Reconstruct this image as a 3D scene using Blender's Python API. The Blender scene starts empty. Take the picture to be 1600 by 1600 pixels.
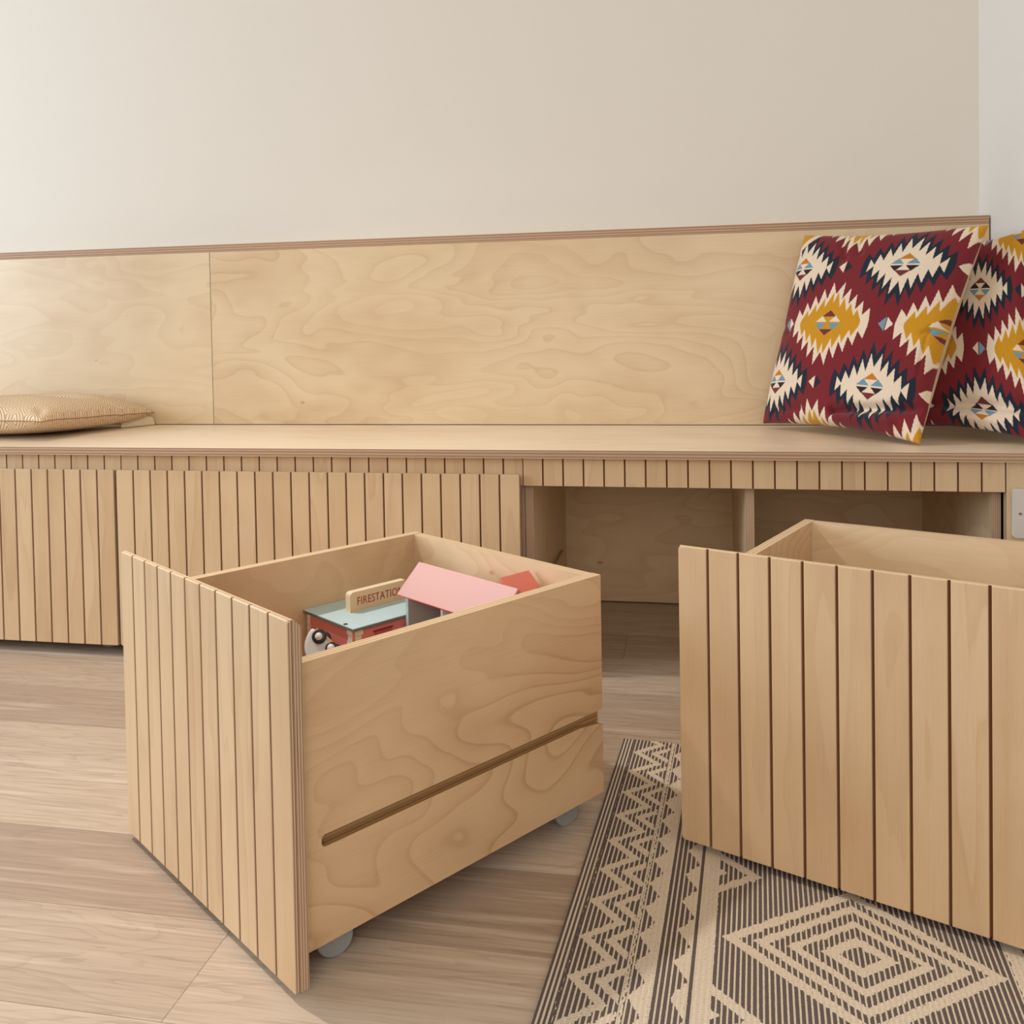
import bpy, bmesh, math, random
import numpy as np
from mathutils import Vector, Matrix, noise

random.seed(7)
D = bpy.data
COL = bpy.context.scene.collection
SC = bpy.context.scene

# ------------------------------------------------------------------ camera
F_PX = 1426.9
PITCH, YAW, ROLL = math.radians(-1.4719), math.radians(10.6548), math.radians(1.0028)
CAM_H = 0.6557
CY = 558.9
cd = D.cameras.new('camera'); cam = D.objects.new('camera', cd); COL.objects.link(cam)
cd.sensor_fit = 'HORIZONTAL'; cd.sensor_width = 36.0
cd.lens = F_PX / 1600 * 36.0
cd.shift_y = -(800 - CY) / 1600
cd.shift_x = 0.0
cd.clip_start = 0.02
fw = Vector((-math.sin(YAW) * math.cos(PITCH), math.cos(YAW) * math.cos(PITCH), math.sin(PITCH)))
rt0 = Vector((math.cos(YAW), math.sin(YAW), 0)); up0 = rt0.cross(fw)
rt = rt0 * math.cos(ROLL) - up0 * math.sin(ROLL)
up = up0 * math.cos(ROLL) + rt0 * math.sin(ROLL)
# the picture's horizon climbs to the right: the camera body is rolled clockwise
m = Matrix((rt, up, -fw)).transposed().to_4x4(); m.translation = (0, 0, CAM_H)
cam.matrix_world = m
SC.camera = cam

# ------------------------------------------------------------------ world, lights, exposure
SC.view_settings.view_transform = 'Standard'
SC.view_settings.look = 'None'
SC.view_settings.gamma = 1.0
SC.view_settings.use_curve_mapping = False
SC.view_settings.exposure = 0.10
w = D.worlds.new('daylight'); SC.world = w; w.use_nodes = True
w.node_tree.nodes['Background'].inputs[0].default_value = (1.0, 0.98, 0.96, 1)
w.node_tree.nodes['Background'].inputs[1].default_value = 0.35

def area(name, loc, target, sx, sy, power, col):
    l = D.lights.new(name, 'AREA'); l.shape = 'RECTANGLE'; l.size = sx; l.size_y = sy
    l.energy = power; l.color = col
    o = D.objects.new(name, l); COL.objects.link(o); o.location = loc
    o.rotation_euler = (Vector(target) - Vector(loc)).to_track_quat('-Z', 'Y').to_euler()
    return o
# tall window on the left, soft daylight
area('window_light', (-4.0, 0.30, 1.25), (-0.8, 1.3, 0.5), 1.7, 1.4, 76, (0.69, 0.84, 1.0))
# recessed ceiling downlight, crisp small source
area('downlight', (-1.75, 1.46, 2.36), (-0.45, 1.10, 0.2), 0.08, 0.08, 4.5, (1.0, 0.94, 0.88)).data.spread = math.radians(70)
# added fill light behind the camera, no known source there
area('fill_light', (0.0, -2.2, 1.6), (0.0, 1.6, 0.5), 2.0, 1.5, 29, (1.0, 0.94, 0.90))

# ------------------------------------------------------------------ node helper
class S:
    """a socket with arithmetic"""
    def __init__(s, nt, sock): s.nt = nt; s.k = sock
    def _m(s, op, *o):
        n = s.nt.nodes.new('ShaderNodeMath'); n.operation = op
        for i, v in enumerate((s,) + o):
            if isinstance(v, S): s.nt.links.new(v.k, n.inputs[i])
            else: n.inputs[i].default_value = v
        return S(s.nt, n.outputs[0])
    def __add__(s, o): return s._m('ADD', o)
    __radd__ = __add__
    def __sub__(s, o): return s._m('SUBTRACT', o)
    def __rsub__(s, o): return (s * -1.0) + o
    def __mul__(s, o): return s._m('MULTIPLY', o)
    __rmul__ = __mul__
    def __truediv__(s, o): return s._m('DIVIDE', o)
    def lt(s, o): return s._m('LESS_THAN', o)
    def gt(s, o): return s._m('GREATER_THAN', o)
    def fract(s): return s._m('FRACT')
    def abs(s): return s._m('ABSOLUTE')
    def min(s, o): return s._m('MINIMUM', o)
    def max(s, o): return s._m('MAXIMUM', o)
    def pw(s, o): return s._m('POWER', o)
    def sin(s): return s._m('SINE')
    def between(s, a, b): return s.gt(a) * s.lt(b)

def lin(r, g, b):
    f = lambda c: (c / 255 / 12.92) if c <= 10 else ((c / 255 + .055) / 1.055) ** 2.4
    return (f(r), f(g), f(b), 1)

class Mat:
    def __init__(s, name, rough=.55, spec=.3):
        s.m = D.materials.new(name); s.m.use_nodes = True; s.nt = s.m.node_tree
        s.b = s.nt.nodes['Principled BSDF']; s.b.inputs['Roughness'].default_value = rough
        s.b.inputs['Specular IOR Level'].default_value = spec
    def n(s, t, **kw):
        x = s.nt.nodes.new(t)
        for k, v in kw.items(): setattr(x, k, v)
        return x
    def uv(s):
        x = s.n('ShaderNodeUVMap'); x.uv_map = 'UVMap'
        p = s.n('ShaderNodeSeparateXYZ'); s.nt.links.new(x.outputs[0], p.inputs[0])
        return S(s.nt, p.outputs[0]), S(s.nt, p.outputs[1])
    def vec(s, x, y, z=0.0):
        c = s.n('ShaderNodeCombineXYZ')
        for i, v in enumerate((x, y, z)):
            if isinstance(v, S): s.nt.links.new(v.k, c.inputs[i])
            else: c.inputs[i].default_value = v
        return S(s.nt, c.outputs[0])
    def noise(s, vec, scale, detail=2, rough=.5, dist=0.0):
        x = s.n('ShaderNodeTexNoise'); s.nt.links.new(vec.k, x.inputs['Vector'])
        x.inputs['Scale'].default_value = scale; x.inputs['Detail'].default_value = detail
        x.inputs['Roughness'].default_value = rough; x.inputs['Distortion'].default_value = dist
        return S(s.nt, x.outputs[0])
    def mix(s, f, a, b):
        x = s.n('ShaderNodeMix', data_type='RGBA')
        if isinstance(f, S): s.nt.links.new(f.k, x.inputs[0])
        else: x.inputs[0].default_value = f
        for i, v in ((6, a), (7, b)):
            if isinstance(v, S): s.nt.links.new(v.k, x.inputs[i])
            else: x.inputs[i].default_value = v
        return S(s.nt, x.outputs[2])
    def smooth(s, v, lo, hi, a=0.0, b=1.0):
        x = s.n('ShaderNodeMapRange', interpolation_type='SMOOTHSTEP')
        s.nt.links.new(v.k, x.inputs[0])
        for i, q in enumerate((lo, hi, a, b)): x.inputs[i + 1].default_value = q
        return S(s.nt, x.outputs[0])
    def col(s, c):
        if isinstance(c, S): s.nt.links.new(c.k, s.b.inputs['Base Color'])
        else: s.b.inputs['Base Color'].default_value = c
    def bump(s, h, strength=.3, dist=.001):
        x = s.n('ShaderNodeBump'); x.inputs['Strength'].default_value = strength
        x.inputs['Distance'].default_value = dist
        s.nt.links.new(h.k, x.inputs['Height']); s.nt.links.new(x.outputs[0], s.b.inputs['Normal'])
    def rnd(s):
        return S(s.nt, s.n('ShaderNodeObjectInfo').outputs['Random'])

def plain(name, rgb, rough=.5, spec=.3, metal=0.0):
    M = Mat(name, rough, spec); M.col(lin(*rgb)); M.b.inputs['Metallic'].default_value = metal
    u = M.n('ShaderNodeTexCoord')
    nz = M.noise(S(M.nt, u.outputs['Object']), 300, 1)
    M.bump(nz, .05, .0003)
    return M.m

def ply_face(name, light, dark, line=.5, sx=2.2, sy=7.0, rings=9.0, tone=.10, knots=True):
    M = Mat(name, .36, .5)
    u, v = M.uv(); r = M.rnd()
    V = M.vec(u * sx, v * sy, r * 37.0)
    big = M.noise(V, 1.0, 2.2, .42, .35)                        # flowing figure of rotary-cut birch
    ph = (big * rings).fract()
    ln = M.smooth(ph, .0, .22, 1.0, 0.0) + M.smooth(ph, .95, 1.0, 0.0, 1.0)
    band = M.smooth(ph, .0, .9, 1.0, 0.0)
    fine = M.noise(M.vec(u * 14.0, v * 420.0, r * 11.0), 1.0, 2, .6)
    blot = M.noise(M.vec(u * 3.0, v * 5.0, r * 5.0), 1.0, 3, .55)
    msk = M.smooth(M.noise(M.vec(u * 1.5, v * 3.0, r * 9.0 + 4.0), 1.0, 1), .40, .60)
    f = ln * msk * line + band * .13 + M.smooth(fine, .45, .75) * .10 + M.smooth(blot, .4, .7) * .28 + (r - .5) * tone
    if knots:
        vo = M.n('ShaderNodeTexVoronoi'); vo.inputs['Scale'].default_value = 1.0
        M.nt.links.new(M.vec(u * 5.0, v * 9.0, r * 3.0).k, vo.inputs['Vector'])
        d = S(M.nt, vo.outputs['Distance'])
        f = f + M.smooth(d, .015, .05, .9, 0.0)
    M.col(M.mix(f.min(1.0).max(0.0), light, dark))
    M.bump(fine, .08, .0004)
    return M.m

def ply_edge(name, light, dark, layer=.00145):
    M = Mat(name, .6, .2)
    u, v = M.uv(); r = M.rnd()
    wob = M.noise(M.vec(u * 9.0, v * 30.0, r * 9.0), 1.0, 2) * .0008
    ph = ((v + wob) / (layer * 2)).fract()
    st = M.smooth(ph, .30, .5) - M.smooth(ph, .86, 1.0)
    glue = M.smooth((ph - .5).abs(), .0, .06, 1.0, 0.0)
    streak = M.noise(M.vec(u * 22.0, v * 1400.0, r * 5.0), 1.0, 3, .6)
    gap = M.smooth(M.noise(M.vec(u * 7.0, v * 420.0, r * 3.0 + 2.0), 1.0, 1), .745, .79)
    f = st * .55 + glue * .35 + streak * .30 + gap * .8
    M.col(M.mix(f.min(1.0).max(0.0), light, dark))
    M.bump(streak, .1, .0004)
    return M.m

W_FACE = ply_face('birch_veneer', lin(230, 204, 165), lin(194, 152, 105), line=.15, sx=2.4, sy=6.5, rings=12.0, knots=True)
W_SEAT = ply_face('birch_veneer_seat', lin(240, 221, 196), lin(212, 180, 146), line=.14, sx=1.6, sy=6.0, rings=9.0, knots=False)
W_BIN = ply_face('birch_veneer_bin', lin(222, 188, 147), lin(176, 131, 89), line=.30, sx=2.8, sy=5.0, rings=22.0, knots=False)
W_SLAT = ply_face('birch_veneer_slat', lin(224, 192, 151), lin(188, 145, 102), line=.14, sx=1.8, sy=16.0, rings=5.0, tone=.20, knots=False)
W_EDGE = ply_edge('birch_edge', lin(220, 192, 162), lin(140, 102, 76))
W_LONG = ply_edge('birch_long_edge', lin(208, 176, 146), lin(150, 112, 84), .0030)
W_TOPLIT = ply_edge('birch_lit_top_edge', lin(232, 208, 172), lin(196, 160, 122), .0030)  # top edges: brightness from overhead light is put into this paler tone
W_SHADE = ply_edge('slot_shade_wood', lin(186, 148, 100), lin(140, 102, 62), .0028)  # routed slot: its shade is put into this darker wood colour
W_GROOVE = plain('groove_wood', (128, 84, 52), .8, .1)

# ------------------------------------------------------------------ mesh helpers
def tag(o, label=None, cat=None, group=None, kind=None):
    if label: o['label'] = label
    if cat: o['category'] = cat
    if group: o['group'] = group
    if kind: o['kind'] = kind
    return o

def empty(name, loc=(0, 0, 0), rz=0.0):
    o = D.objects.new(name, None); COL.objects.link(o); o.location = loc; o.rotation_euler = (0, 0, rz)
    o.empty_display_size = .05
    return o

def link(name, bm, mats, parent=None, smooth=False):
    me = D.meshes.new(name); bm.to_mesh(me); bm.free()
    for mt in (mats if isinstance(mats, (list, tuple)) else [mats]): me.materials.append(mt)
    if smooth:
        for p in me.polygons: p.use_smooth = True
    o = D.objects.new(name, me); COL.objects.link(o)
    if parent: o.parent = parent
    return o

def bx(bm, x0, x1, y0, y1, z0, z1):
    v = [bm.verts.new(p) for p in ((x0, y0, z0), (x1, y0, z0), (x1, y1, z0), (x0, y1, z0), (x0, y0, z1), (x1, y0, z1), (x1, y1, z1), (x0, y1, z1))]
    for f in ((0, 3, 2, 1), (4, 5, 6, 7), (0, 1, 5, 4), (1, 2, 6, 5), (2, 3, 7, 6), (3, 0, 4, 7)):
        bm.faces.new([v[i] for i in f])
    return v

def prism(bm, pts, axis, a, b):
    """pts: outline in the two axes other than `axis`, extruded from a to b"""
    def P(p, t):
        q = list(p); q.insert(axis, t); return q
    A = [bm.verts.new(P(p, a)) for p in pts]; B = [bm.verts.new(P(p, b)) for p in pts]
    n = len(pts)
    bm.faces.new(A); bm.faces.new(B[::-1])
    for i in range(n): bm.faces.new((A[i], B[i], B[(i + 1) % n], A[(i + 1) % n]))
    bmesh.ops.recalc_face_normals(bm, faces=bm.faces)

def bev(bm, w, seg=1):
    e = [e for e in bm.edges if len(e.link_faces) == 2 and e.calc_face_angle(0) > .6]
    bmesh.ops.bevel(bm, geom=e, offset=w, segments=seg, affect='EDGES', profile=.6)

def wood(bm, T, G, off=None, facemat=0, edgemat=1, front=None):
    """uv + material by normal; T thickness axis, G grain axis.  front=(axis,sign,mat) overrides"""
    uvl = (bm.loops.layers.uv.get('UVMap') or bm.loops.layers.uv.new('UVMap'))
    off = off if off is not None else (random.uniform(0, 9), random.uniform(0, 9))
    tmin = min(v.co[T] for v in bm.verts)
    O = [a for a in range(3) if a not in (T, G)][0]
    for f in bm.faces:
        n = f.normal; ax = max(range(3), key=lambda i: abs(n[i]))
        isface = ax == T
        f.material_index = facemat if isface else edgemat
        if front and ax == front[0] and n[ax] * front[1] > .5: f.material_index = front[2]
        for l in f.loops:
            c = l.vert.co
            if isface: l[uvl].uv = (c[G] + off[0], c[O] + off[1])
            else:
                o = [a for a in range(3) if a not in (T, ax)][0]
                l[uvl].uv = (c[o] + off[0], c[T] - tmin)

def board(name, x0, x1, y0, y1, z0, z1, T, G, mats, parent=None, bw=.0006, seg=1, **kw):
    bm = bmesh.new(); bx(bm, x0, x1, y0, y1, z0, z1)
    if bw: bev(bm, bw, seg)
    bm.normal_update(); wood(bm, T, G, **kw)
    return link(name, bm, mats, parent)

def cyl(bm, c, r, h, axis='z', n=24, r2=None):
    M = Matrix.Translation(c)
    if axis == 'x': M = M @ Matrix.Rotation(math.pi / 2, 4, 'Y')
    if axis == 'y': M = M @ Matrix.Rotation(math.pi / 2, 4, 'X')
    return bmesh.ops.create_cone(bm, cap_ends=True, segments=n, radius1=r, radius2=r if r2 is None else r2, depth=h, matrix=M)

# ------------------------------------------------------------------ room
YW, XR = 2.238, 0.6625                      # back wall, right wall
WALL = Mat('wall_paint', .85, .15)
tcn = WALL.n('ShaderNodeTexCoord'); WALL.col(lin(236, 228, 216))
WALL.bump(WALL.noise(S(WALL.nt, tcn.outputs['Object']), 160, 3), .12, .0008)
WALLR = Mat('wall_paint_white', .85, .15); WALLR.col(lin(240, 236, 229))
tcn = WALLR.n('ShaderNodeTexCoord'); WALLR.bump(WALLR.noise(S(WALLR.nt, tcn.outputs['Object']), 160, 3), .12, .0008)

def slab(name, x0, x1, y0, y1, z0, z1, mat):
    bm = bmesh.new(); bx(bm, x0, x1, y0, y1, z0, z1); bm.normal_update()
    return tag(link(name, bm, mat), kind='structure')
tag(slab('wall_back', -3.6, XR + .1, YW, YW + .1, 0, 2.42, WALL.m), 'warm white painted back wall above the plywood bench', None)
tag(slab('wall_right', XR, XR + .1, -2.6, YW, 0, 2.42, WALLR.m), 'white painted wall at the right end of the bench', None)
tag(slab('ceiling', -3.6, XR + .1, -2.6, YW + .1, 2.42, 2.5, plain('ceiling_paint', (240, 226, 204), .9)), 'off-white ceiling', None)

# floor: vinyl oak planks, each a part of the floor
FL = Mat('oak_plank', .45, .35)
u, v = FL.uv(); r = FL.rnd()
V = FL.vec(u * 2.2, v * 13.0, r * 61.0)
big = FL.noise(V, 1.0, 2.5, .55, .7)
ph = (big * 11.0).fract()
streak = FL.noise(FL.vec(u * 7.0, v * 230.0, r * 17.0), 1.0, 4, .65, .3)
streak2 = FL.noise(FL.vec(u * 2.5, v * 60.0, r * 23.0), 1.0, 3, .6, .5)
base = FL.mix(FL.smooth(r, .05, .95), lin(208, 188, 166), lin(176, 154, 134))
c1 = FL.mix(FL.smooth(streak, .42, .70) * .40, base, lin(146, 122, 104))
c2 = FL.mix(FL.smooth(ph, .0, .35, .28, 0.0), c1, lin(150, 126, 107))
c3 = FL.mix(FL.smooth(streak2, .50, .72) * .45, c2, lin(228, 211, 190))
FL.col(c3); FL.bump(streak, .15, .0005)
bm = bmesh.new(); bx(bm, -3.6, XR, -2.6, YW, -.05, -.004); bm.normal_update()
floor = tag(link('floor', bm, plain('subfloor', (96, 76, 60), .9)), 'grey-brown oak plank floor', None, kind='structure')
PW = .1492; Y0 = 1.678
joints = {1: -.127, 0: -.62, -1: -1.0, -2: -.18, -3: -1.22, -4: -.460, -5: -.95, 2: -.80, 3: -.35}
for k in range(-9, 4):
    y0 = Y0 + (k) * PW; y1 = min(y0 + PW, YW - .001)
    if y1 - y0 < .02: continue
    j = joints.get(k - 0, random.uniform(-1.2, 0)) if k in joints else random.uniform(-1.2, 0)
    L = 1.21
    x = j - 3 * L
    while x < XR - .01:
        a, b = max(x, -3.4), min(x + L, XR - .001)
        if b - a > .02:
            bm = bmesh.new(); bx(bm, a + .0003, b - .0003, y0 + .0003, y1 - .0003, -.004, 0)
            bev(bm, .0005); bm.normal_update(); wood(bm, 2, 0)
            link('plank', bm, [FL.m, FL.m], floor)
        x += L

# ------------------------------------------------------------------ bench
B_RUN = .143; P = .0387; X0 = -.3046; YB = 1.7097; YS = 1.6917
ZS, TS = .4367, .0159                      # seat top, thickness
YR, ZR, TCAP = 2.16, .8975, .018
ZBB = .3665                                # lower edge of the slatted rail
XL = X0 - 44 * P - .0                      # left end of what is built
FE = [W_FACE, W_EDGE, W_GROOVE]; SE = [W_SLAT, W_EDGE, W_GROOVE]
XE = XR - .0035

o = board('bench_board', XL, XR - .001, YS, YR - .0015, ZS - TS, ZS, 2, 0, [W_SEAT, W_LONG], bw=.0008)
tag(o, 'long pale birch plywood bench seat running along the back wall', 'bench seat')
br = empty('backrest', (-.6, YR, ZS)); tag(br, 'pale birch plywood backrest with a capping strip, fixed to the back wall above the seat', 'backrest')
def world_child(o, par):
    o.parent = par; o.matrix_parent_inverse = Matrix.Translation(-par.location); return o
for (a, b, lab) in ((XL, -1.1898, 'paler veneer panel left of the seam'), (-1.1883, XE, 'wide veneer panel right of the seam')):
    o = board('panel', a, b, YR, YR + .018, ZS + .0015, ZR - TCAP - .0006, 1, 0, [W_FACE, W_EDGE], bw=.0005)
    tag(world_child(o, br), lab)
o = board('capping_strip', XL, XE, YR - .0006, YW - .001, ZR - TCAP, ZR, 2, 0, [W_FACE, W_LONG], bw=.0006)
tag(world_child(o, br), 'brown striped plywood edge strip')

def slats(parent, x0, n, pitch, y0, y1, z0, z1, gap=.0032, first=None, last=None, G=2, bw=.0007, edge0=0, edge1=0):
    for k in range(n):
        a = x0 + k * pitch + gap / 2; b = x0 + (k + 1) * pitch - gap / 2
        if k == 0: a = x0 + edge0
        if k == n - 1: b = x0 + n * pitch - edge1
        board('slat', a, b, y0, y1, z0, z1, 1, G, SE, parent, bw=bw)

def carcass(xa, n, label, bays, open_):
    t = empty('bench_carcass', (xa, YB, 0)); tag(t, label, 'bench frame')
    Lx = n * P
    ry = .0 if open_ else .0045
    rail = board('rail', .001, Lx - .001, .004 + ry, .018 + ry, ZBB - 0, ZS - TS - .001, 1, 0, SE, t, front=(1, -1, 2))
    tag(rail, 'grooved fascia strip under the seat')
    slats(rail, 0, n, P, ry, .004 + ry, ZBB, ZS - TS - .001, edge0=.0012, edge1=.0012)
    for px_ in bays:
        board('partition', px_ - .008, px_ + .008, .024, .4975, .004, ZS - TS - .001, 0, 2, [W_FACE, W_EDGE], t)
    board('back_panel', 0.0015, Lx - .0015, .498, .51, .004, ZS - TS - .001, 1, 0, [W_FACE, W_EDGE], t)
    for i, px_ in enumerate(bays):
        for s in ((1,) if i == 0 else (-1,) if i == len(bays) - 1 else (1, -1)):
            if not open_: continue
            a = px_ + s * .008; b = a + s * .007
            board('runner', min(a, b), max(a, b), .10, .40, B_RUN - .006, B_RUN + .006, 0, 1, [W_BIN, W_EDGE], t)
    return t
CR = carcass(X0, 22, 'open plywood bench frame with two empty bays on the right', (.0078, 11 * P - .0045, 22 * P - .0085), True)
for k, (px_, w_) in enumerate(()): pass
carcass(X0 - 22 * P, 22, 'plywood bench frame behind the wide closed bin beside the open bays', (.009, 22 * P - .0095), False)
carcass(X0 - 44 * P, 22, 'plywood bench frame behind the closed bin at the far left', (.009, 22 * P - .0095), False)

o = board('end_panel', X0 + 22 * P + .0010, XR - .001, YB, YB + .016, .004, ZS - TS - .001, 1, 2, [W_FACE, W_EDGE], bw=.0006)
tag(o, 'plain plywood end panel carrying the wall socket at far right', 'panel')

# socket
sk = empty('wall_socket', (.598, YB - .0006, .3311)); tag(sk, 'white plastic power socket plate on the plain end panel', 'socket')
WP = plain('socket_plastic', (214, 207, 196), .35, .5); DK = plain('dark_slot', (50, 44, 40), .7)
bm = bmesh.new()
pts = []
for cx_, cz_, a0 in ((.0375, .0375, 0), (-.0375, .0375, 90), (-.0375, -.0375, 180), (.0375, -.0375, 270)):
    for a in range(0, 91, 18):
        t_ = math.radians(a0 + a); pts.append((cx_ + .0055 * math.cos(t_), cz_ + .0055 * math.sin(t_)))
prism(bm, pts, 1, -.009, 0); bev(bm, .0012, 2); link('plate', bm, WP, sk)
for sx_ in (-.0315, .0315):
    bm = bmesh.new(); cyl(bm, (sx_, -.0092, 0), .0024, .0016, 'y', 16); bx(bm, sx_ - .0018, sx_ + .0018, -.0104, -.0098, -.0003, .0003)
    link('screw', bm, plain('screw_metal', (150, 146, 140), .3, .5, 1.0), sk)
for sx_, sz_, a, b in ((-.0215, -.017, .0035, .002), (.0215, -.017, .0035, .002), (0, .014, .002, .0045)):
    bm = bmesh.new(); bx(bm, sx_ - a, sx_ + a, -.0096, -.0088, sz_ - b, sz_ + b); link('pin_slot', bm, DK, sk)
bm = bmesh.new(); bx(bm, -.0145, -.0045 + 0, -.0125, -.009, .020, .034); bev(bm, .001); link('switch', bm, WP, sk)

# ------------------------------------------------------------------ rolling bins
GREY = plain('caster_grey', (150, 151, 148), .45, .4); BLK = plain('caster_black', (38, 36, 34), .5, .4)
STEEL = plain('caster_steel', (150, 150, 148), .35, .5, .8)

def caster_mesh(parent, x, y, az):
    c = D.objects.new('caster', None)
    bm = bmesh.new()
    # mounting plate, stem and hood between the two wheels
    bx(bm, -.016, .016, -.016, .016, .0485, .0515); cyl(bm, (0, 0, .045), .006, .010, 'z', 16)
    M = Matrix.Rotation(az, 4, 'Z')
    n = 14
    pr = [(.0185 * math.cos(math.radians(10 + a * 160 / n)) + .004, .020 + .0200 * math.sin(math.radians(10 + a * 160 / n))) for a in range(n + 1)]
    prism(bm, pr, 0, -.007, .007)
    bmesh.ops.transform(bm, matrix=Matrix.Translation((x, y, 0)) @ M, verts=bm.verts)
    hood = link('caster', bm, BLK, parent)
    for s in (-1, 1):
        bm = bmesh.new(); cyl(bm, (s * .0125, .004, .0200), .0200, .009, 'x', 40); bev(bm, .0022, 3)
        cyl(bm, (s * .0172, .004, .0200), .0055, .0012, 'x', 20)
        bmesh.ops.transform(bm, matrix=Matrix.Translation((x, y, 0)) @ M, verts=bm.verts)
        link('wheel', bm, GREY, hood)
    bm = bmesh.new()   # brake lever
    bx(bm, -.006, .006, -.0235, -.016, .020, .033); bev(bm, .0015)
    bmesh.ops.transform(bm, matrix=Matrix.Translation((x, y, 0)) @ M, verts=bm.verts)
    link('brake_lever', bm, STEEL, hood)

def make_bin(loc, rz, n, W, zf0, zf1, label, group, name='storage_bin', inset=.0111, Dp=.461, az=(.5, 2.2, .9, 2.6), lip=.0495):
    t = empty(name, loc, rz); tag(t, label, 'storage bin', group)
    T = .0157; ZT = zf1 - lip; ZB = .0355
    # front: grooved board = backing + slats; its top rear arris is bevelled as a finger pull
    g = .004; bv = .0088
    bm = bmesh.new()
    prism(bm, [(g, zf0), (T, zf0), (T, zf1 - bv), (T - bv, zf1), (g, zf1)], 0, 0.0, W)
    bev(bm, .0006)
    bm.normal_update()
    wood(bm, 1, 2, front=(1, -1, 2))
    for f in bm.faces:
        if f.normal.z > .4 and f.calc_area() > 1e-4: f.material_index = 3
    fp = link('front_panel', bm, [W_SLAT, W_EDGE, W_GROOVE, W_TOPLIT], t)
    pit = W / n; gp = .0030
    for k in range(n):
        a = k * pit + (gp / 2 if k else 0); b = (k + 1) * pit - (gp / 2 if k < n - 1 else 0)
        bm = bmesh.new()
        # small rounding at the outer corners of the front
        r_ = .0045
        pts = [(a, zf0), (b, zf0), (b, zf1), (a, zf1)]
        if k == 0: pts = [(a + r_, zf0), (b, zf0), (b, zf1), (a + r_, zf1), (a + r_ * .3, zf1 - r_ * .3), (a, zf1 - r_), (a, zf0 + r_), (a + r_ * .3, zf0 + r_ * .3)]
        if k == n - 1: pts = [(a, zf0), (b - r_ * .4, zf0), (b, zf0 + r_ * .4), (b, zf1 - r_ * .4), (b - r_ * .4, zf1), (a, zf1)]
        prism(bm, pts, 1, 0.0, g); 
        e = [e for e in bm.edges if len(e.link_faces) == 2 and all(v_.co.y < 1e-6 for v_ in e.verts)]
        bmesh.ops.bevel(bm, geom=e, offset=.0012, segments=2, affect='EDGES', profile=.5)
        bm.normal_update(); wood(bm, 1, 2)
        for f in bm.faces:
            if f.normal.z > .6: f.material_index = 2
        link('slat', bm, [W_SLAT, W_EDGE, W_TOPLIT], fp)
    # sides with a routed slot that runs out at the back and flares
    s0, z1, z2 = T + .0237, .1359, .1484
    yb = T + Dp; TH = .0155; dp = .0090
    rr = .004
    outline = [(T, ZB), (yb, ZB), (yb, z1 - .0085), (yb - .010, z1 - .0045), (yb - .045, z1), (s0 + rr, z1), (s0 + rr * .3, z1 + rr * .3), (s0, z1 + rr),
               (s0, z2 - rr), (s0 + rr * .3, z2 - rr * .3), (s0 + rr, z2), (yb - .008, z2), (yb, z2 + .0015), (yb, ZT), (T, ZT)]
    for side in (0, 1):
        bm = bmesh.new()
        if side: xo, xi, xm = W - inset, W - inset - TH, W - inset - dp
        else: xo, xi, xm = inset, inset + TH, inset + dp
        prism(bm, outline, 0, min(xo, xm), max(xo, xm))
        bx(bm, min(xm, xi), max(xm, xi), T, yb, ZB, ZT)
        bm.normal_update(); wood(bm, 0, 1)
        for f in bm.faces:
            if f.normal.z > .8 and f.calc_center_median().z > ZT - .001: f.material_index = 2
            c = f.calc_center_median()
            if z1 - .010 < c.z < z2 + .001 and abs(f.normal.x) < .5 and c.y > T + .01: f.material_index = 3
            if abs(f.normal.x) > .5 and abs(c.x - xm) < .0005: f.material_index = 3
        link('side_panel', bm, [W_BIN, W_EDGE, W_TOPLIT, W_SHADE], t)
    xa, xb = inset + TH, W - inset - TH
    bm = bmesh.new(); bx(bm, xa, xb, yb - TH, yb, ZB, ZT - .0006); bev(bm, .0006); bm.normal_update(); wood(bm, 1, 0)
    for f in bm.faces:
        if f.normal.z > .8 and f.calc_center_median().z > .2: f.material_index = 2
    link('back_panel', bm, [W_FACE, W_EDGE, W_TOPLIT], t)
    board('base_panel', xa, xb, T, yb - TH, .052, .062, 2, 1, [W_BIN, W_EDGE], t, bw=0)
    i = 0
    for (cx_, cy_) in ((xa + .030, T + .056), (xb - .022, T + .050), (xa + .030, yb - .075), (xb - .022, yb - .052)):
        caster_mesh(t, cx_, cy_, az[i]); i += 1
    return t

W1 = 11 * P + .0008
R1 = math.radians(-35.6725); R2 = math.radians(-24.3459)
B1 = (-.7291, 1.0743, 0)
bin1 = make_bin(B1, R1, 11, W1, .0084, .3803, 'plywood storage bin on casters standing open on bare floor, toys inside', 'rolling plywood bins', az=(.3, -.25, .9, -.10))
bin2 = make_bin((-.0101, 1.155, .0071), R2, 11, W1, .0084, .3803, 'empty plywood storage bin standing on the patterned rug at right', 'rolling plywood bins', az=(1.2, 2.4, .6, 2.1))
make_bin((-.3095 - .8474, 1.6977, 0), 0, 22, .8474, .0226, .3890, 'wide grooved plywood bin pushed in under the bench, next to the open bays', 'bins pushed in under the bench', lip=.052, inset=.022)
make_bin((-1.1632 - .8474, 1.6977, 0), 0, 22, .8474, .0226, .3890, 'wide grooved plywood bin pushed in at the far left, under the tan cushion', 'bins pushed in under the bench', lip=.052, inset=.022)

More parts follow.
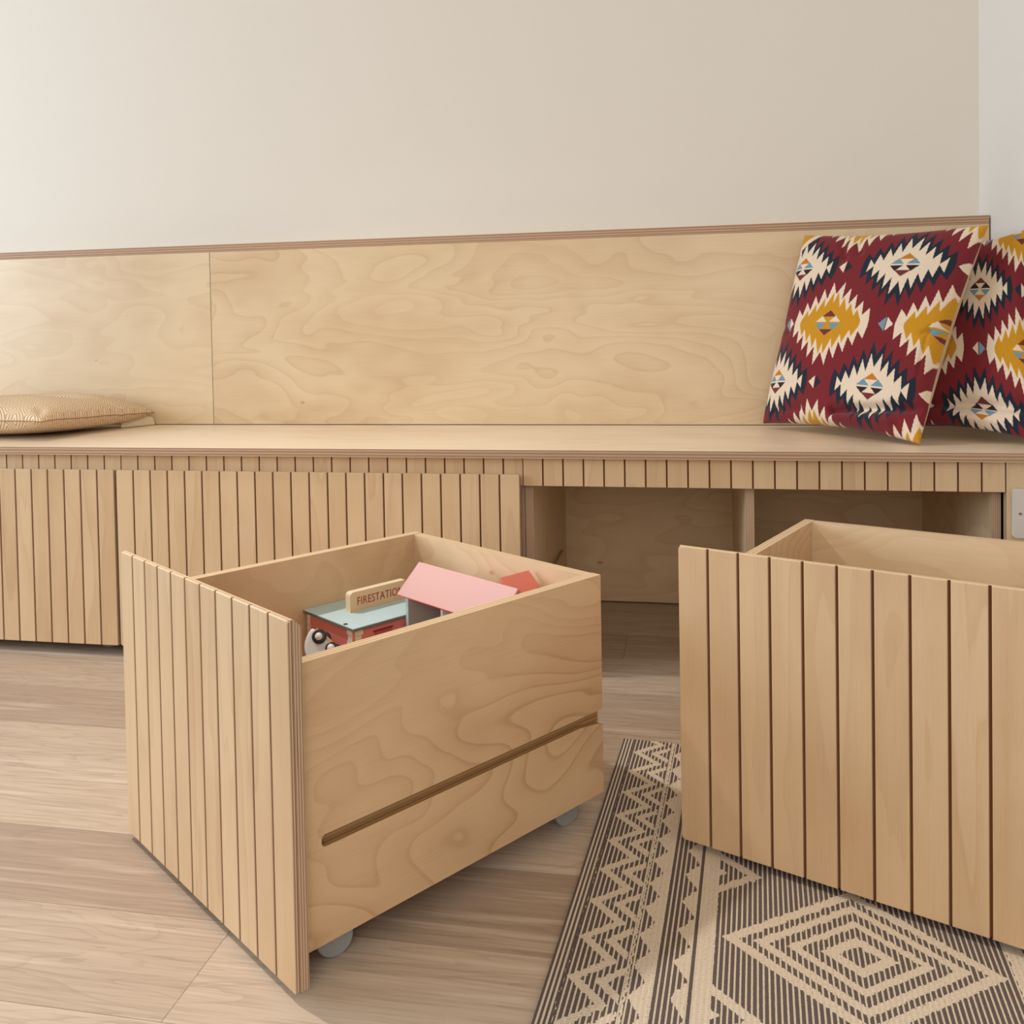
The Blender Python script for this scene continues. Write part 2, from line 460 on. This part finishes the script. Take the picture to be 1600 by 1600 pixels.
# ------------------------------------------------------------------ rug
RO = Vector((-.1015, 1.451)); RA = math.radians(-4.3775)
RM = Mat('woven_rug', .9, .1)
uu, vv = RM.uv()
jit = RM.noise(RM.vec(uu, vv), 340, 2) - .5
jit2 = RM.noise(RM.vec(uu * 1.0, vv * 1.0, 3.0), 150, 2) - .5
HW = .308
ua = HW - (uu - HW).abs()                  # mirrored about the middle
ua = ua + jit2 * .007; va = vv + jit * .008 + jit2 * .005
def tri(x, per, ph): return (((x - ph) / per).fract() * 2.0 - 1.0).abs()     # 1 at phase, 0 at half period
t1 = 1.0 - tri(va, .0635, .0437)           # 0 at apex
z1 = (ua - (t1 * .034 + .0265)).abs().lt(.0068)
z2 = (ua - (t1 * .034 + .0535)).abs().lt(.0066) * ua.lt(.0755)
ln3 = ua.between(.0785, .0810)
t2 = tri(va, .0475, .020)
z3 = ua.gt(t2 * .015 + .0825) * ua.lt(.1058)
t3 = tri(va, .052, .012)
z4 = ua.between(.1215, .139) * ua.gt(t3 * .016 + .1225)
z4b = ua.between(.1445, .1620)
c0 = .4533; VP_ = .236
dv = (((va - c0) / VP_ + .5).fract() - .5).abs() * VP_
d = (ua - HW).abs() / .130 + dv / .106
rings = d.between(.93, 1.07).max(d.between(.70, .82)).max(d.between(.45, .56)).max(d.between(.16, .30))
dv2 = (((va - c0) / VP_).fract() - .5).abs() * VP_
d2 = (ua - .150).abs() / .062 + dv2 / .052
field = ua.gt(.1600) * d.gt(1.07)
rings2 = (d2.between(.72, 1.0).max(d2.lt(.35))) * field
light = z1.max(z2).max(ln3).max(z3).max(z4).max(z4b).max(rings * ua.gt(.16)).max(rings2)
rib = ((uu + jit * .0007) / .0056).fract()
row = (vv / .0030 + (uu / .0056).fract() * .5).fract()
rib_dark = rib.lt(.66 - 0.0)
border = ua.lt(.0175)
finerib = ((uu) / .0050).fract().lt(.55)
darkmask = (rib_dark * (1.0 - border) + finerib * border) * (1.0 - light)
dots = light * RM.smooth(rib, .05, .15, 1.0, 0.0) * row.lt(.4) * .35
speck = RM.smooth(RM.noise(RM.vec(uu, vv, 7.0), 420, 2), .60, .68) * .5 * light
holes = RM.smooth(row, .82, .95, 0.0, .45) + RM.smooth(row, .0, .12, .45, 0.0)
cream = RM.mix(speck.max(dots).min(1.0), lin(222, 206, 184), lin(140, 122, 110))
dk = RM.mix(holes, lin(104, 92, 88), lin(74, 66, 64))
RM.col(RM.mix(darkmask, cream, dk))
hgt = ((rib - .5).abs() * -2.0 + 1.0) * .6 + ((row - .5).abs() * -2.0 + 1.0) * .5
RM.bump(hgt, .7, .0012)
bm = bmesh.new(); RW, RL = 2 * HW, 1.05
rn = [(0, 0), (RW, 0), (RW, -RL), (0, -RL)]
bx(bm, 0, RW, -RL, 0, .0005, .0065); bev(bm, .002, 2)
uvl = (bm.loops.layers.uv.get('UVMap') or bm.loops.layers.uv.new('UVMap'))
for f in bm.faces:
    for l in f.loops: l[uvl].uv = (l.vert.co.x, -l.vert.co.y)
rug = link('rug', bm, RM.m); rug.location = (RO.x, RO.y, 0); rug.rotation_euler = (0, 0, RA)
tag(rug, 'flat-woven charcoal and cream rug with zigzags and concentric diamonds', 'rug')

# ------------------------------------------------------------------ patterned cushions
RED, NAVY, CREAM, YEL, BLUE, DRK, ORG, MAR = [lin(*c)[:3] for c in ((122, 40, 46), (34, 44, 58), (233, 213, 188), (204, 146, 34), (112, 152, 170), (52, 36, 44), (196, 124, 40), (116, 52, 54))]

def inpoly(x, y, pts):
    r_ = np.zeros(x.shape, bool); n = len(pts); j = n - 1
    for i in range(n):
        xi, yi = pts[i]; xj, yj = pts[j]
        if yi != yj:
            c = ((yi > y) != (yj > y)) & (x < (xj - xi) * (y - yi) / (yj - yi) + xi)
            r_ ^= c
        j = i
    return r_

def teeth(n, w, yv0, dv_, yt0, dt_, lean=.8):
    """spiky diamond, upper right quadrant from centre outwards; mirrored by |x|,|y|"""
    p = [(0, 0), (0, yv0)]
    for k in range(n):
        p.append((w * (k + lean), max(yt0 - dt_ * k, .004)))
        p.append((w * (k + 1), max(yv0 - dv_ * (k + 1), .0)))
    p.append((w * n, 0))
    return p

def pattern(U, V, du=0.0, dvv=0.0, flip=False):
    C = np.empty(U.shape + (3,)); C[:] = RED
    per = .62; rowh = .585
    X = U + du; Y = V + dvv
    def cell(cx, cy):
        x = (X - cx + per / 2) % per - per / 2; y = (Y - cy + rowh / 2) % rowh - rowh / 2
        return x, y
    xw, yw = cell(.722, .2125); ax_, ay = np.abs(xw), np.abs(yw)
    C[inpoly(ax_, ay, teeth(5, .0470, .145, .026, .210, .035, .75))] = NAVY
    C[inpoly(ax_, ay, teeth(4, .0420, .088, .021, .154, .030, .75))] = CREAM
    m_ = (ax_ > .166) & (ax_ < .200) & (ay < (ax_ - .166) * 1.05); C[m_] = CREAM
    def tris(x, y, cols):
        up, le, lo, bo = cols
        a = np.abs(x)
        C[(y < -.030) & (y > -.062) & (a < (y + .062) * 1.35)] = up
        C[(y < -.003) & (y > -.034) & (np.abs(a - .042) < (y + .034) * 1.15)] = le
        C[(y > .005) & (y < .036) & (np.abs(a - .042) < (.036 - y) * 1.15)] = lo
        C[(y > .032) & (y < .064) & (a < (.064 - y) * 1.35)] = bo
    if not flip: tris(xw, yw, (ORG, BLUE, DRK, MAR))
    else: tris(xw, yw, (MAR, DRK, BLUE, ORG))
    xy_, yy = cell(.390, .505); ax2, ay2 = np.abs(xy_), np.abs(yy)
    C[inpoly(ax2, ay2, teeth(5, .0475, .145, .027, .208, .034, .75))] = CREAM
    C[inpoly(ax2, ay2, teeth(4, .0475, .098, .022, .156, .030, .30))] = YEL
    tris(xy_, yy, (MAR, CREAM, BLUE, MAR))
    for cx, cy in ((.722, .505), (.390, .2125)):
        x, y = cell(cx, cy); m_ = (np.abs(x) * 1.0 + np.abs(y) * 1.15 < .040)
        left = (x < 0) if not flip else (x > 0)
        C[m_ & left] = BLUE if cy == .505 else CREAM
        C[m_ & ~left] = CREAM if cy == .505 else NAVY
        C[m_ & (np.abs(x) < .003)] = RED
    if not flip:
        C[(U + V * 1.1 < .15) & (U > -.1)] = CREAM; C[U + V * 1.1 < .105] = YEL
    return C

CUM = Mat('woven_cotton', .85, .1)
at = CUM.n('ShaderNodeAttribute'); at.attribute_name = 'pattern'
uu, vv = CUM.uv()
nz = CUM.noise(CUM.vec(uu * 1.0, vv * 1.0), 420, 2, .7)
weave = CUM.noise(CUM.vec(uu * 60.0, vv * 520.0), 1.0, 2)
colr = S(CUM.nt, at.outputs['Color'])
c1 = CUM.mix(CUM.smooth(nz, .60, .78) * .22, colr, lin(190, 150, 140))
c2 = CUM.mix(CUM.smooth(weave, .45, .75) * .18, c1, lin(60, 25, 25))
CUM.col(c2); CUM.bump(weave, .25, .0008); CUM.b.inputs['Sheen Weight'].default_value = .15

def cushion(name, TL, TR, BL, BR, N, T, mat, deform=None, colors=None, pull=.05, seam=None, P_=.42):
    TL, TR, BL, BR = [np.array(q, float) for q in (TL, TR, BL, BR)]
    g = np.linspace(0, 1, N + 1)
    U, V = np.meshgrid(g, g)                 # V down
    # edges bow inwards between the corners
    sx_ = pull * (1 - (2 * V - 1) ** 2) ** 1.0 * (2 * U - 1) * -1
    sy_ = pull * (1 - (2 * U - 1) ** 2) ** 1.0 * (2 * V - 1) * -1
    U2, V2 = U + sx_ * np.abs(2 * U - 1) ** 1.5, V + sy_ * np.abs(2 * V - 1) ** 1.5
    Pn = ((1 - U2) * (1 - V2))[..., None] * TL + (U2 * (1 - V2))[..., None] * TR + ((1 - U2) * V2)[..., None] * BL + (U2 * V2)[..., None] * BR
    nrm = np.cross(TR - TL + BR - BL, BL - TL + BR - TR); nrm /= np.linalg.norm(nrm); nrm = -nrm
    prof = np.clip((1 - (2 * U - 1) ** 2) * (1 - (2 * V - 1) ** 2), 0, 1) ** P_
    verts = []; 
    dF = np.zeros(U.shape + (3,))
    if deform is not None: dF = deform(U, V, nrm)
    edge = (np.clip(np.minimum(np.minimum(U, 1 - U), np.minimum(V, 1 - V)) / .06, 0, 1))[..., None]
    Fr = Pn + nrm * (T * prof)[..., None] + dF * (edge * .75 + .25)
    Bk = Pn - nrm * (T * .8 * prof)[..., None]
    Bk[0, :], Bk[-1, :], Bk[:, 0], Bk[:, -1] = Fr[0, :], Fr[-1, :], Fr[:, 0], Fr[:, -1]
    n1 = N + 1
    idx = np.arange(n1 * n1).reshape(n1, n1)
    st = 6 if N > 100 else 2                   # coarse back
    A = Fr.reshape(-1, 3)
    q = np.stack([idx[:-1, :-1], idx[1:, :-1], idx[1:, 1:], idx[:-1, 1:]], -1).reshape(-1, 4)
    gi = sorted(set(list(range(0, N + 1, st)) + [N])); ng = len(gi)
    Bs = Bk[np.ix_(gi, gi)].reshape(-1, 3)
    bi = np.arange(ng * ng).reshape(ng, ng) + n1 * n1
    qb = np.stack([bi[:-1, :-1], bi[:-1, 1:], bi[1:, 1:], bi[1:, :-1]], -1).reshape(-1, 4)
    me = D.meshes.new(name)
    allv = np.concatenate([A, Bs]); allq = np.concatenate([q, qb])
    me.vertices.add(len(allv)); me.vertices.foreach_set('co', allv.ravel())
    me.loops.add(allq.size); me.loops.foreach_set('vertex_index', allq.ravel().astype(np.int32))
    me.polygons.add(len(allq)); me.polygons.foreach_set('loop_start', np.arange(0, allq.size, 4, dtype=np.int32))
    me.polygons.foreach_set('use_smooth', np.ones(len(allq), bool))
    me.update(calc_edges=True)
    uvb = np.concatenate([np.stack([U, 1 - V], -1).reshape(-1, 2), np.stack([U, 1 - V], -1)[np.ix_(gi, gi)].reshape(-1, 2)])
    uvl = me.uv_layers.new(name='UVMap'); uvl.data.foreach_set('uv', uvb[allq.ravel()].ravel().astype(np.float32))
    if colors is not None:
        ca = me.color_attributes.new('pattern', 'FLOAT_COLOR', 'POINT')
        cc = np.concatenate([colors(U, V).reshape(-1, 3), np.tile(lin(214, 184, 138)[:3], (ng * ng, 1))])   # plain tan back
        ca.data.foreach_set('color', np.concatenate([cc, np.ones((len(cc), 1))], 1).ravel().astype(np.float32))
    me.materials.append(mat)
    o = D.objects.new(name, me); COL.objects.link(o)
    if seam:
        rim = np.concatenate([Fr[0, ::4], Fr[::4, -1][1:], Fr[-1, ::-4][1:], Fr[::-4, 0][1:-1]])
        bm = bmesh.new(); rings = []; nr = len(rim); r_ = .0013
        for i in range(nr):
            t_ = rim[(i + 1) % nr] - rim[i - 1]; t_ = Vector(t_).normalized(); a_ = t_.cross(Vector((0, 0, 1))).normalized(); b_ = t_.cross(a_)
            rings.append([bm.verts.new(Vector(rim[i]) + a_ * r_ * math.cos(q_) + b_ * r_ * math.sin(q_)) for q_ in (0, 1.047, 2.094, 3.1416, 4.189, 5.236)])
        for i in range(nr):
            A_, B_ = rings[i], rings[(i + 1) % nr]
            for j in range(6): bm.faces.new((A_[j], A_[(j + 1) % 6], B_[(j + 1) % 6], B_[j]))
        bmesh.ops.recalc_face_normals(bm, faces=bm.faces)
        link('seam', bm, seam, o, True)
    return o

def G(U, V, u0, v0, su, sv): return np.exp(-((U - u0) / su) ** 2 - ((V - v0) / sv) ** 2)
def ridge(U, V, u0, v0, u1, v1, w):
    """distance falloff to a segment, for creases"""
    dx, dy = u1 - u0, v1 - v0; L2 = dx * dx + dy * dy
    t = np.clip(((U - u0) * dx + (V - v0) * dy) / L2, 0, 1)
    d2 = (U - u0 - t * dx) ** 2 + (V - v0 - t * dy) ** 2
    return np.exp(-d2 / w ** 2)

def def1(U, V, n):
    s = np.zeros(U.shape)
    s += -.016 * ridge(U, V, .52, .93, .98, .86, .022)       # fold above the lower right corner
    s += .012 * ridge(U, V, .5, .99, .85, .95, .03)
    s += -.006 * ridge(U, V, 1.0, .50, .92, .53, .012)         # pinch on the right seam
    s += -.004 * ridge(U, V, .94, .50, .95, .72, .010)
    s += -.007 * ridge(U, V, .0, .50, .10, .54, .02)
    s += -.006 * ridge(U, V, .28, .02, .36, .16, .02) - .005 * ridge(U, V, .38, .01, .44, .13, .02)
    s += -.006 * ridge(U, V, .1, .95, .30, .93, .02)
    s += .003 * np.sin(9 * U + 4 * V) * np.sin(7 * V)
    return n * s[..., None]
c = cushion('patterned_cushion', (.268, 2.118, .8635), (.5791, 1.90, .8489), (.172, 2.095, .4475), (.425, 1.785, .4405), 384, .062, CUM.m,
            def1, lambda U, V: pattern(U, V), pull=.03, P_=.36)
tag(c, 'square dark red kilim-pattern cushion in front, its yellow top corner against the backrest end', 'cushion', 'dark red kilim cushions')
def def2(U, V, n):
    s = -.014 * ridge(U, V, .30, .90, .95, .86, .03) + .008 * ridge(U, V, .3, .97, .8, .96, .03)
    s += .003 * np.sin(8 * U + 3 * V) * np.sin(6 * V)
    return n * s[..., None]
c = cushion('patterned_cushion', (.500, 2.120, .842), (.656, 1.925, .842), (.375, 1.985, .4475), (.640, 1.775, .4405), 320, .040, CUM.m,
            def2, lambda U, V: pattern(U, V, .035, -.10, True), pull=.05)
tag(c, 'dark red kilim-pattern cushion behind at far right, cut off by the picture edge', 'cushion', 'dark red kilim cushions')

# tan cushion
TM = Mat('tan_weave', .9, .1)
uu, vv = TM.uv()
k = 9.5
a = ((uu * k).fract() - .5).abs(); b = ((vv * k).fract() - .5).abs()
dd = (a + b + (TM.noise(TM.vec(uu, vv), 60, 2) - .5) * .015)
a2 = dd * 6.0
f = TM.smooth((a2.fract() - .5).abs(), .16, .30)
TM.col(TM.mix(f, lin(242, 224, 196), lin(204, 168, 128)))
TM.bump(f, .35, .001)
def def3(U, V, n):
    s = -.030 * G(U, V, .55, .30, .16, .14) + .016 * G(U, V, .55, .08, .3, .10) - .006 * ridge(U, V, .93, .90, 1.0, 1.0, .03)
    s += -.010 * ridge(U, V, 1.0, .28, .88, .34, .02) + .002 * np.sin(11 * U) * np.sin(13 * V)
    return n * s[..., None]
c = cushion('tan_cushion', (-1.835, 2.115, .482), (-1.345, 2.138, .470), (-1.86, 1.78, .482), (-1.395, 1.785, .482), 160, .052, TM.m, def3, pull=.03, P_=.32, seam=plain('seam_thread', (168, 130, 88), .8))
tag(c, 'tan diamond-weave cushion lying flat on the left end of the bench seat', 'cushion')
bm = bmesh.new()
q = [bm.verts.new(p) for p in ((-1.395, 2.07, .4375), (-1.347, 2.150, .4375), (-1.41, 2.150, .4375), (-1.352, 2.148, .458), (-1.408, 2.145, .470), (-1.398, 2.085, .462))]
for f_ in ((0, 1, 2), (0, 5, 3, 1), (1, 3, 4, 2), (2, 4, 5, 0), (3, 5, 4)): bm.faces.new([q[i] for i in f_])
bmesh.ops.recalc_face_normals(bm, faces=bm.faces); bev(bm, .003, 2)
lc = link('lining_corner', bm, plain('cream_lining', (232, 214, 178), .8), c); tag(lc, 'plain cream cloth corner under the cushion tip')

# ------------------------------------------------------------------ toys in the first bin (bin-local coordinates)
def toy(name, label, cat='toy'):
    t = empty(name, B1, R1); tag(t, label, cat); return t
PB = plain('toy_blue', (192, 216, 222), .45); PG = plain('toy_grey', (120, 118, 112), .5); PR = plain('toy_red', (226, 132, 124), .45)
PW = plain('toy_white', (238, 232, 224), .4); PK = plain('toy_pink', (214, 166, 160), .5); PDR = plain('toy_dark_red', (150, 44, 40), .5)
PGI = plain('toy_inside_grey', (176, 172, 166), .6); PBK = plain('toy_black', (38, 34, 32), .35, .5)
SIGN = plain('toy_bare_wood', (226, 190, 148), .5); CR_ = plain('toy_cream', (240, 222, 190), .5); SAL = plain('toy_salmon', (226, 126, 108), .5)

def bxo(name, dims, mat, parent, bw=.0006):
    bm = bmesh.new(); bx(bm, *dims)
    if bw: bev(bm, bw)
    return link(name, bm, mat, parent)
fs = toy('toy_fire_station', 'red and pale blue wooden toy fire station in the open bin, sign on its roof')
ZF = .0622; zt = .2524
u0, u1, v0, v1 = .0272, .1585, .2524, .405
bxo('walls', (u0 + .004, u1 - .004, v0 + .004, v1 - .004, ZF, zt - .004), PR, fs)
bxo('roof', (u0, u1, v0, v1, zt - .0040, zt - .0008), PG, fs)
bxo('roof_top', (u0 + .0004, u1 - .0006, v0 + .0004, v1 - .0004, zt - .0008, zt), PB, fs, 0)
bm = bmesh.new(); cyl(bm, (.132, .2577, zt + .0001), .0030, .0012, 'z', 20); link('peg_hole', bm, PBK, fs)
# white quoins
for (du, dvq, ax_) in ((u1 - .004, v0 + .004, 'f'), (u1 - .004, v0 + .004, 'r'), (u0 + .004, v0 + .004, 'l')):
    bm = bmesh.new()
    for j in range(13):
        za = zt - .012 - j * .0090
        wd = .013 if j % 2 == 0 else .0105
        if ax_ == 'f': bx(bm, du - .0035 - wd, du - .0035, dvq - .0008, dvq, za, za + .0082)
        elif ax_ == 'r': bx(bm, du, du + .0008, dvq + .0015, dvq + .0015 + wd, za, za + .0082)
        else: bx(bm, du + .001, du + .001 + wd * .7, dvq - .0008, dvq, za, za + .0082)
    link('quoins', bm, PW if ax_ == 'f' else CR_, fs)
bxo('door_lintel', (u1 - .004, u1 - .003, v0 + .036, v0 + .070, zt - .0135, zt - .0115), PDR, fs, 0)
bxo('garage_door', (u1 - .0042, u1 - .0034, v0 + .038, v0 + .068, zt - .06, zt - .0137), plain('toy_door', (196, 92, 86), .5), fs, 0)
# sign
sg0, sg1 = .0800, .0918; sv0, sv1 = .2925, .3975; sh = .0288
bm = bmesh.new(); rr = .006
pts = [(sv0, zt), (sv1, zt)]
for a in range(0, 91, 15): pts.append((sv1 - rr + rr * math.cos(math.radians(a)), zt + sh - rr + rr * math.sin(math.radians(a))))
for a in range(90, 181, 15): pts.append((sv0 + rr + rr * math.cos(math.radians(a)), zt + sh - rr + rr * math.sin(math.radians(a))))
prism(bm, pts, 0, sg0, sg1); bm.normal_update()
for f in bm.faces: f.material_index = 0 if f.normal.x > .8 else 1
sgn = link('sign', bm, [SIGN, CR_], fs); tag(sgn, 'rounded bare-wood name board lettered FIRESTATION')
cu = D.curves.new('t', 'FONT'); cu.body = 'FIRESTATION'; cu.size = .0165; cu.extrude = .0002; cu.space_character = 1.08
to = D.objects.new('t', cu); COL.objects.link(to); bpy.context.view_layer.update()
me = D.meshes.new_from_object(to.evaluated_get(bpy.context.evaluated_depsgraph_get())); D.objects.remove(to)
xs = [v_.co.x for v_ in me.vertices]; wdt = max(xs) - min(xs); mx = min(xs)
for v_ in me.vertices:
    x_, y_, z_ = v_.co
    v_.co = (sg1 + .0003 + z_, sv0 + .0125 + (x_ - mx) / wdt * .083, zt + .0085 + y_ * 1.02)
me.name = 'lettering'; me.materials.clear(); me.materials.append(plain('letter_red', (172, 72, 52), .5))
lo = D.objects.new('lettering', me); COL.objects.link(lo); lo.parent = sgn

# dolls' house with pink roof
dh = toy('toy_doll_house', 'open pale blue wooden dolls house with a pink pitched roof in the bin')
ra, rb = .1475, .3585; rv, rz = .3775, .3215; ev, ez = .3355, .2815; bv_, bz = .4185, .2830
def slope(name, va, za, vb, zb, th, mat, a=ra, b=rb):
    dv_, dz_ = vb - va, zb - za; L = math.hypot(dv_, dz_); nx, nz_ = dz_ / L * th, -dv_ / L * th
    if nz_ > 0: nx, nz_ = -nx, -nz_
    bm = bmesh.new(); prism(bm, [(va, za), (vb, zb), (vb + nx, zb + nz_), (va + nx, za + nz_)], 0, a, b); bev(bm, .0008, 2)
    return link(name, bm, mat, dh)
PKE = plain('toy_roof_edge', (222, 120, 116), .5)
slope('roof', rv, rz, ev, ez, .0035, PK)
slope('roof', rv, rz - .0002, bv_, bz, .0035, SAL)
slope('roof_edge', ev - .0001, ez + .0000, ev + .0009, ez + .0010, .0036, PKE)
wz = ez - .003
gab = [(.340, ZF), (.415, ZF), (.415, wz + .003), (rv, rz - .0065), (.340, wz + .002)]
for a in (.1625, .3380):
    bm = bmesh.new(); prism(bm, gab, 0, a, a + .006); bev(bm, .0005); bm.normal_update()
    for f in bm.faces:
        f.material_index = 1 if f.normal.x * (1 if a < .3 else -1) > .9 else 0
    link('end_wall', bm, [PB, PGI], dh)
bxo('back_wall', (.1686, .3379, .409, .415, ZF, wz), PGI, dh)
bxo('inner_wall', (.2300, .2345, .350, .4089, ZF + .005, wz - .001), PW, dh)
bxo('house_floor', (.1686, .3379, .341, .4089, ZF, ZF + .0048), PGI, dh)
bxo('upper_floor', (.2347, .3379, .345, .4089, .165, .170), PGI, dh)

rp = toy('toy_roof_panel', 'salmon red wooden toy roof leaning behind the pink roof in the bin')
bm = bmesh.new(); prism(bm, [(.3015, .3215), (.336, .2920), (.3335, .2890), (.2990, .3180)], 1, .3980, .4535)
for vv_ in bm.verts: pass
bmesh.ops.recalc_face_normals(bm, faces=bm.faces); bev(bm, .0006); link('panel', bm, SAL, rp)
bm = bmesh.new(); cyl(bm, (.3262, .4480, .3011), .0022, .0015, 'z', 16); link('peg_hole', bm, PBK, rp)
bxo('support', (.3050, .3110, .4300, .4500, ZF, .3130), PR, rp)

# white toy car tipped on its nose
CARP = (.141, .220, .236)
car = toy('toy_car', 'white rounded toy car with black wheels standing in the near corner of the bin')
from mathutils import Euler
def carpart(name, build, mat, parent=None, smooth=True):
    bm = bmesh.new(); build(bm)
    Rv, Uv, Nv = Vector((.690, .723, 0)), Vector((-.29, .28, .91)), Vector((.66, -.63, .40))
    Yv = Nv.normalized(); Xv = (Rv * .75 - Uv * .66); Xv = (Xv - Yv * Xv.dot(Yv)).normalized(); Zv = Xv.cross(Yv)
    M = Matrix.Translation(CARP) @ Matrix((Xv, Yv, Zv)).transposed().to_4x4()
    bmesh.ops.transform(bm, matrix=M, verts=bm.verts); return link(name, bm, mat, parent or car, smooth)
def body(bm):
    pts = []
    for a in range(0, 181, 12): pts.append((.027 * math.cos(math.radians(a)), -.004 + .033 * math.sin(math.radians(a))))
    prism(bm, pts, 1, -.015, .015); bev(bm, .004, 3)
carpart('body', body, plain('toy_car_white', (232, 236, 240), .3, .5))
def axle(x):
    def f(bm): cyl(bm, (x, 0, -.010), .003, .044, 'y', 12)
    return f
for x in (-.0105, .0125):
    for s in (-1, 1):
        wl = carpart('wheel', lambda bm: (cyl(bm, (x, s * .0170, -.002), .0098 if x < 0 else .0080, .006, 'y', 28), bev(bm, .0018, 2)), PBK)
        carpart('hub', lambda bm: cyl(bm, (x, s * .0202, -.002), .0050, .0012, 'y', 24), PW, wl)
carpart('base', lambda bm: bx(bm, -.022, .022, -.011, .011, -.0075, -.0035), SIGN, smooth=False)
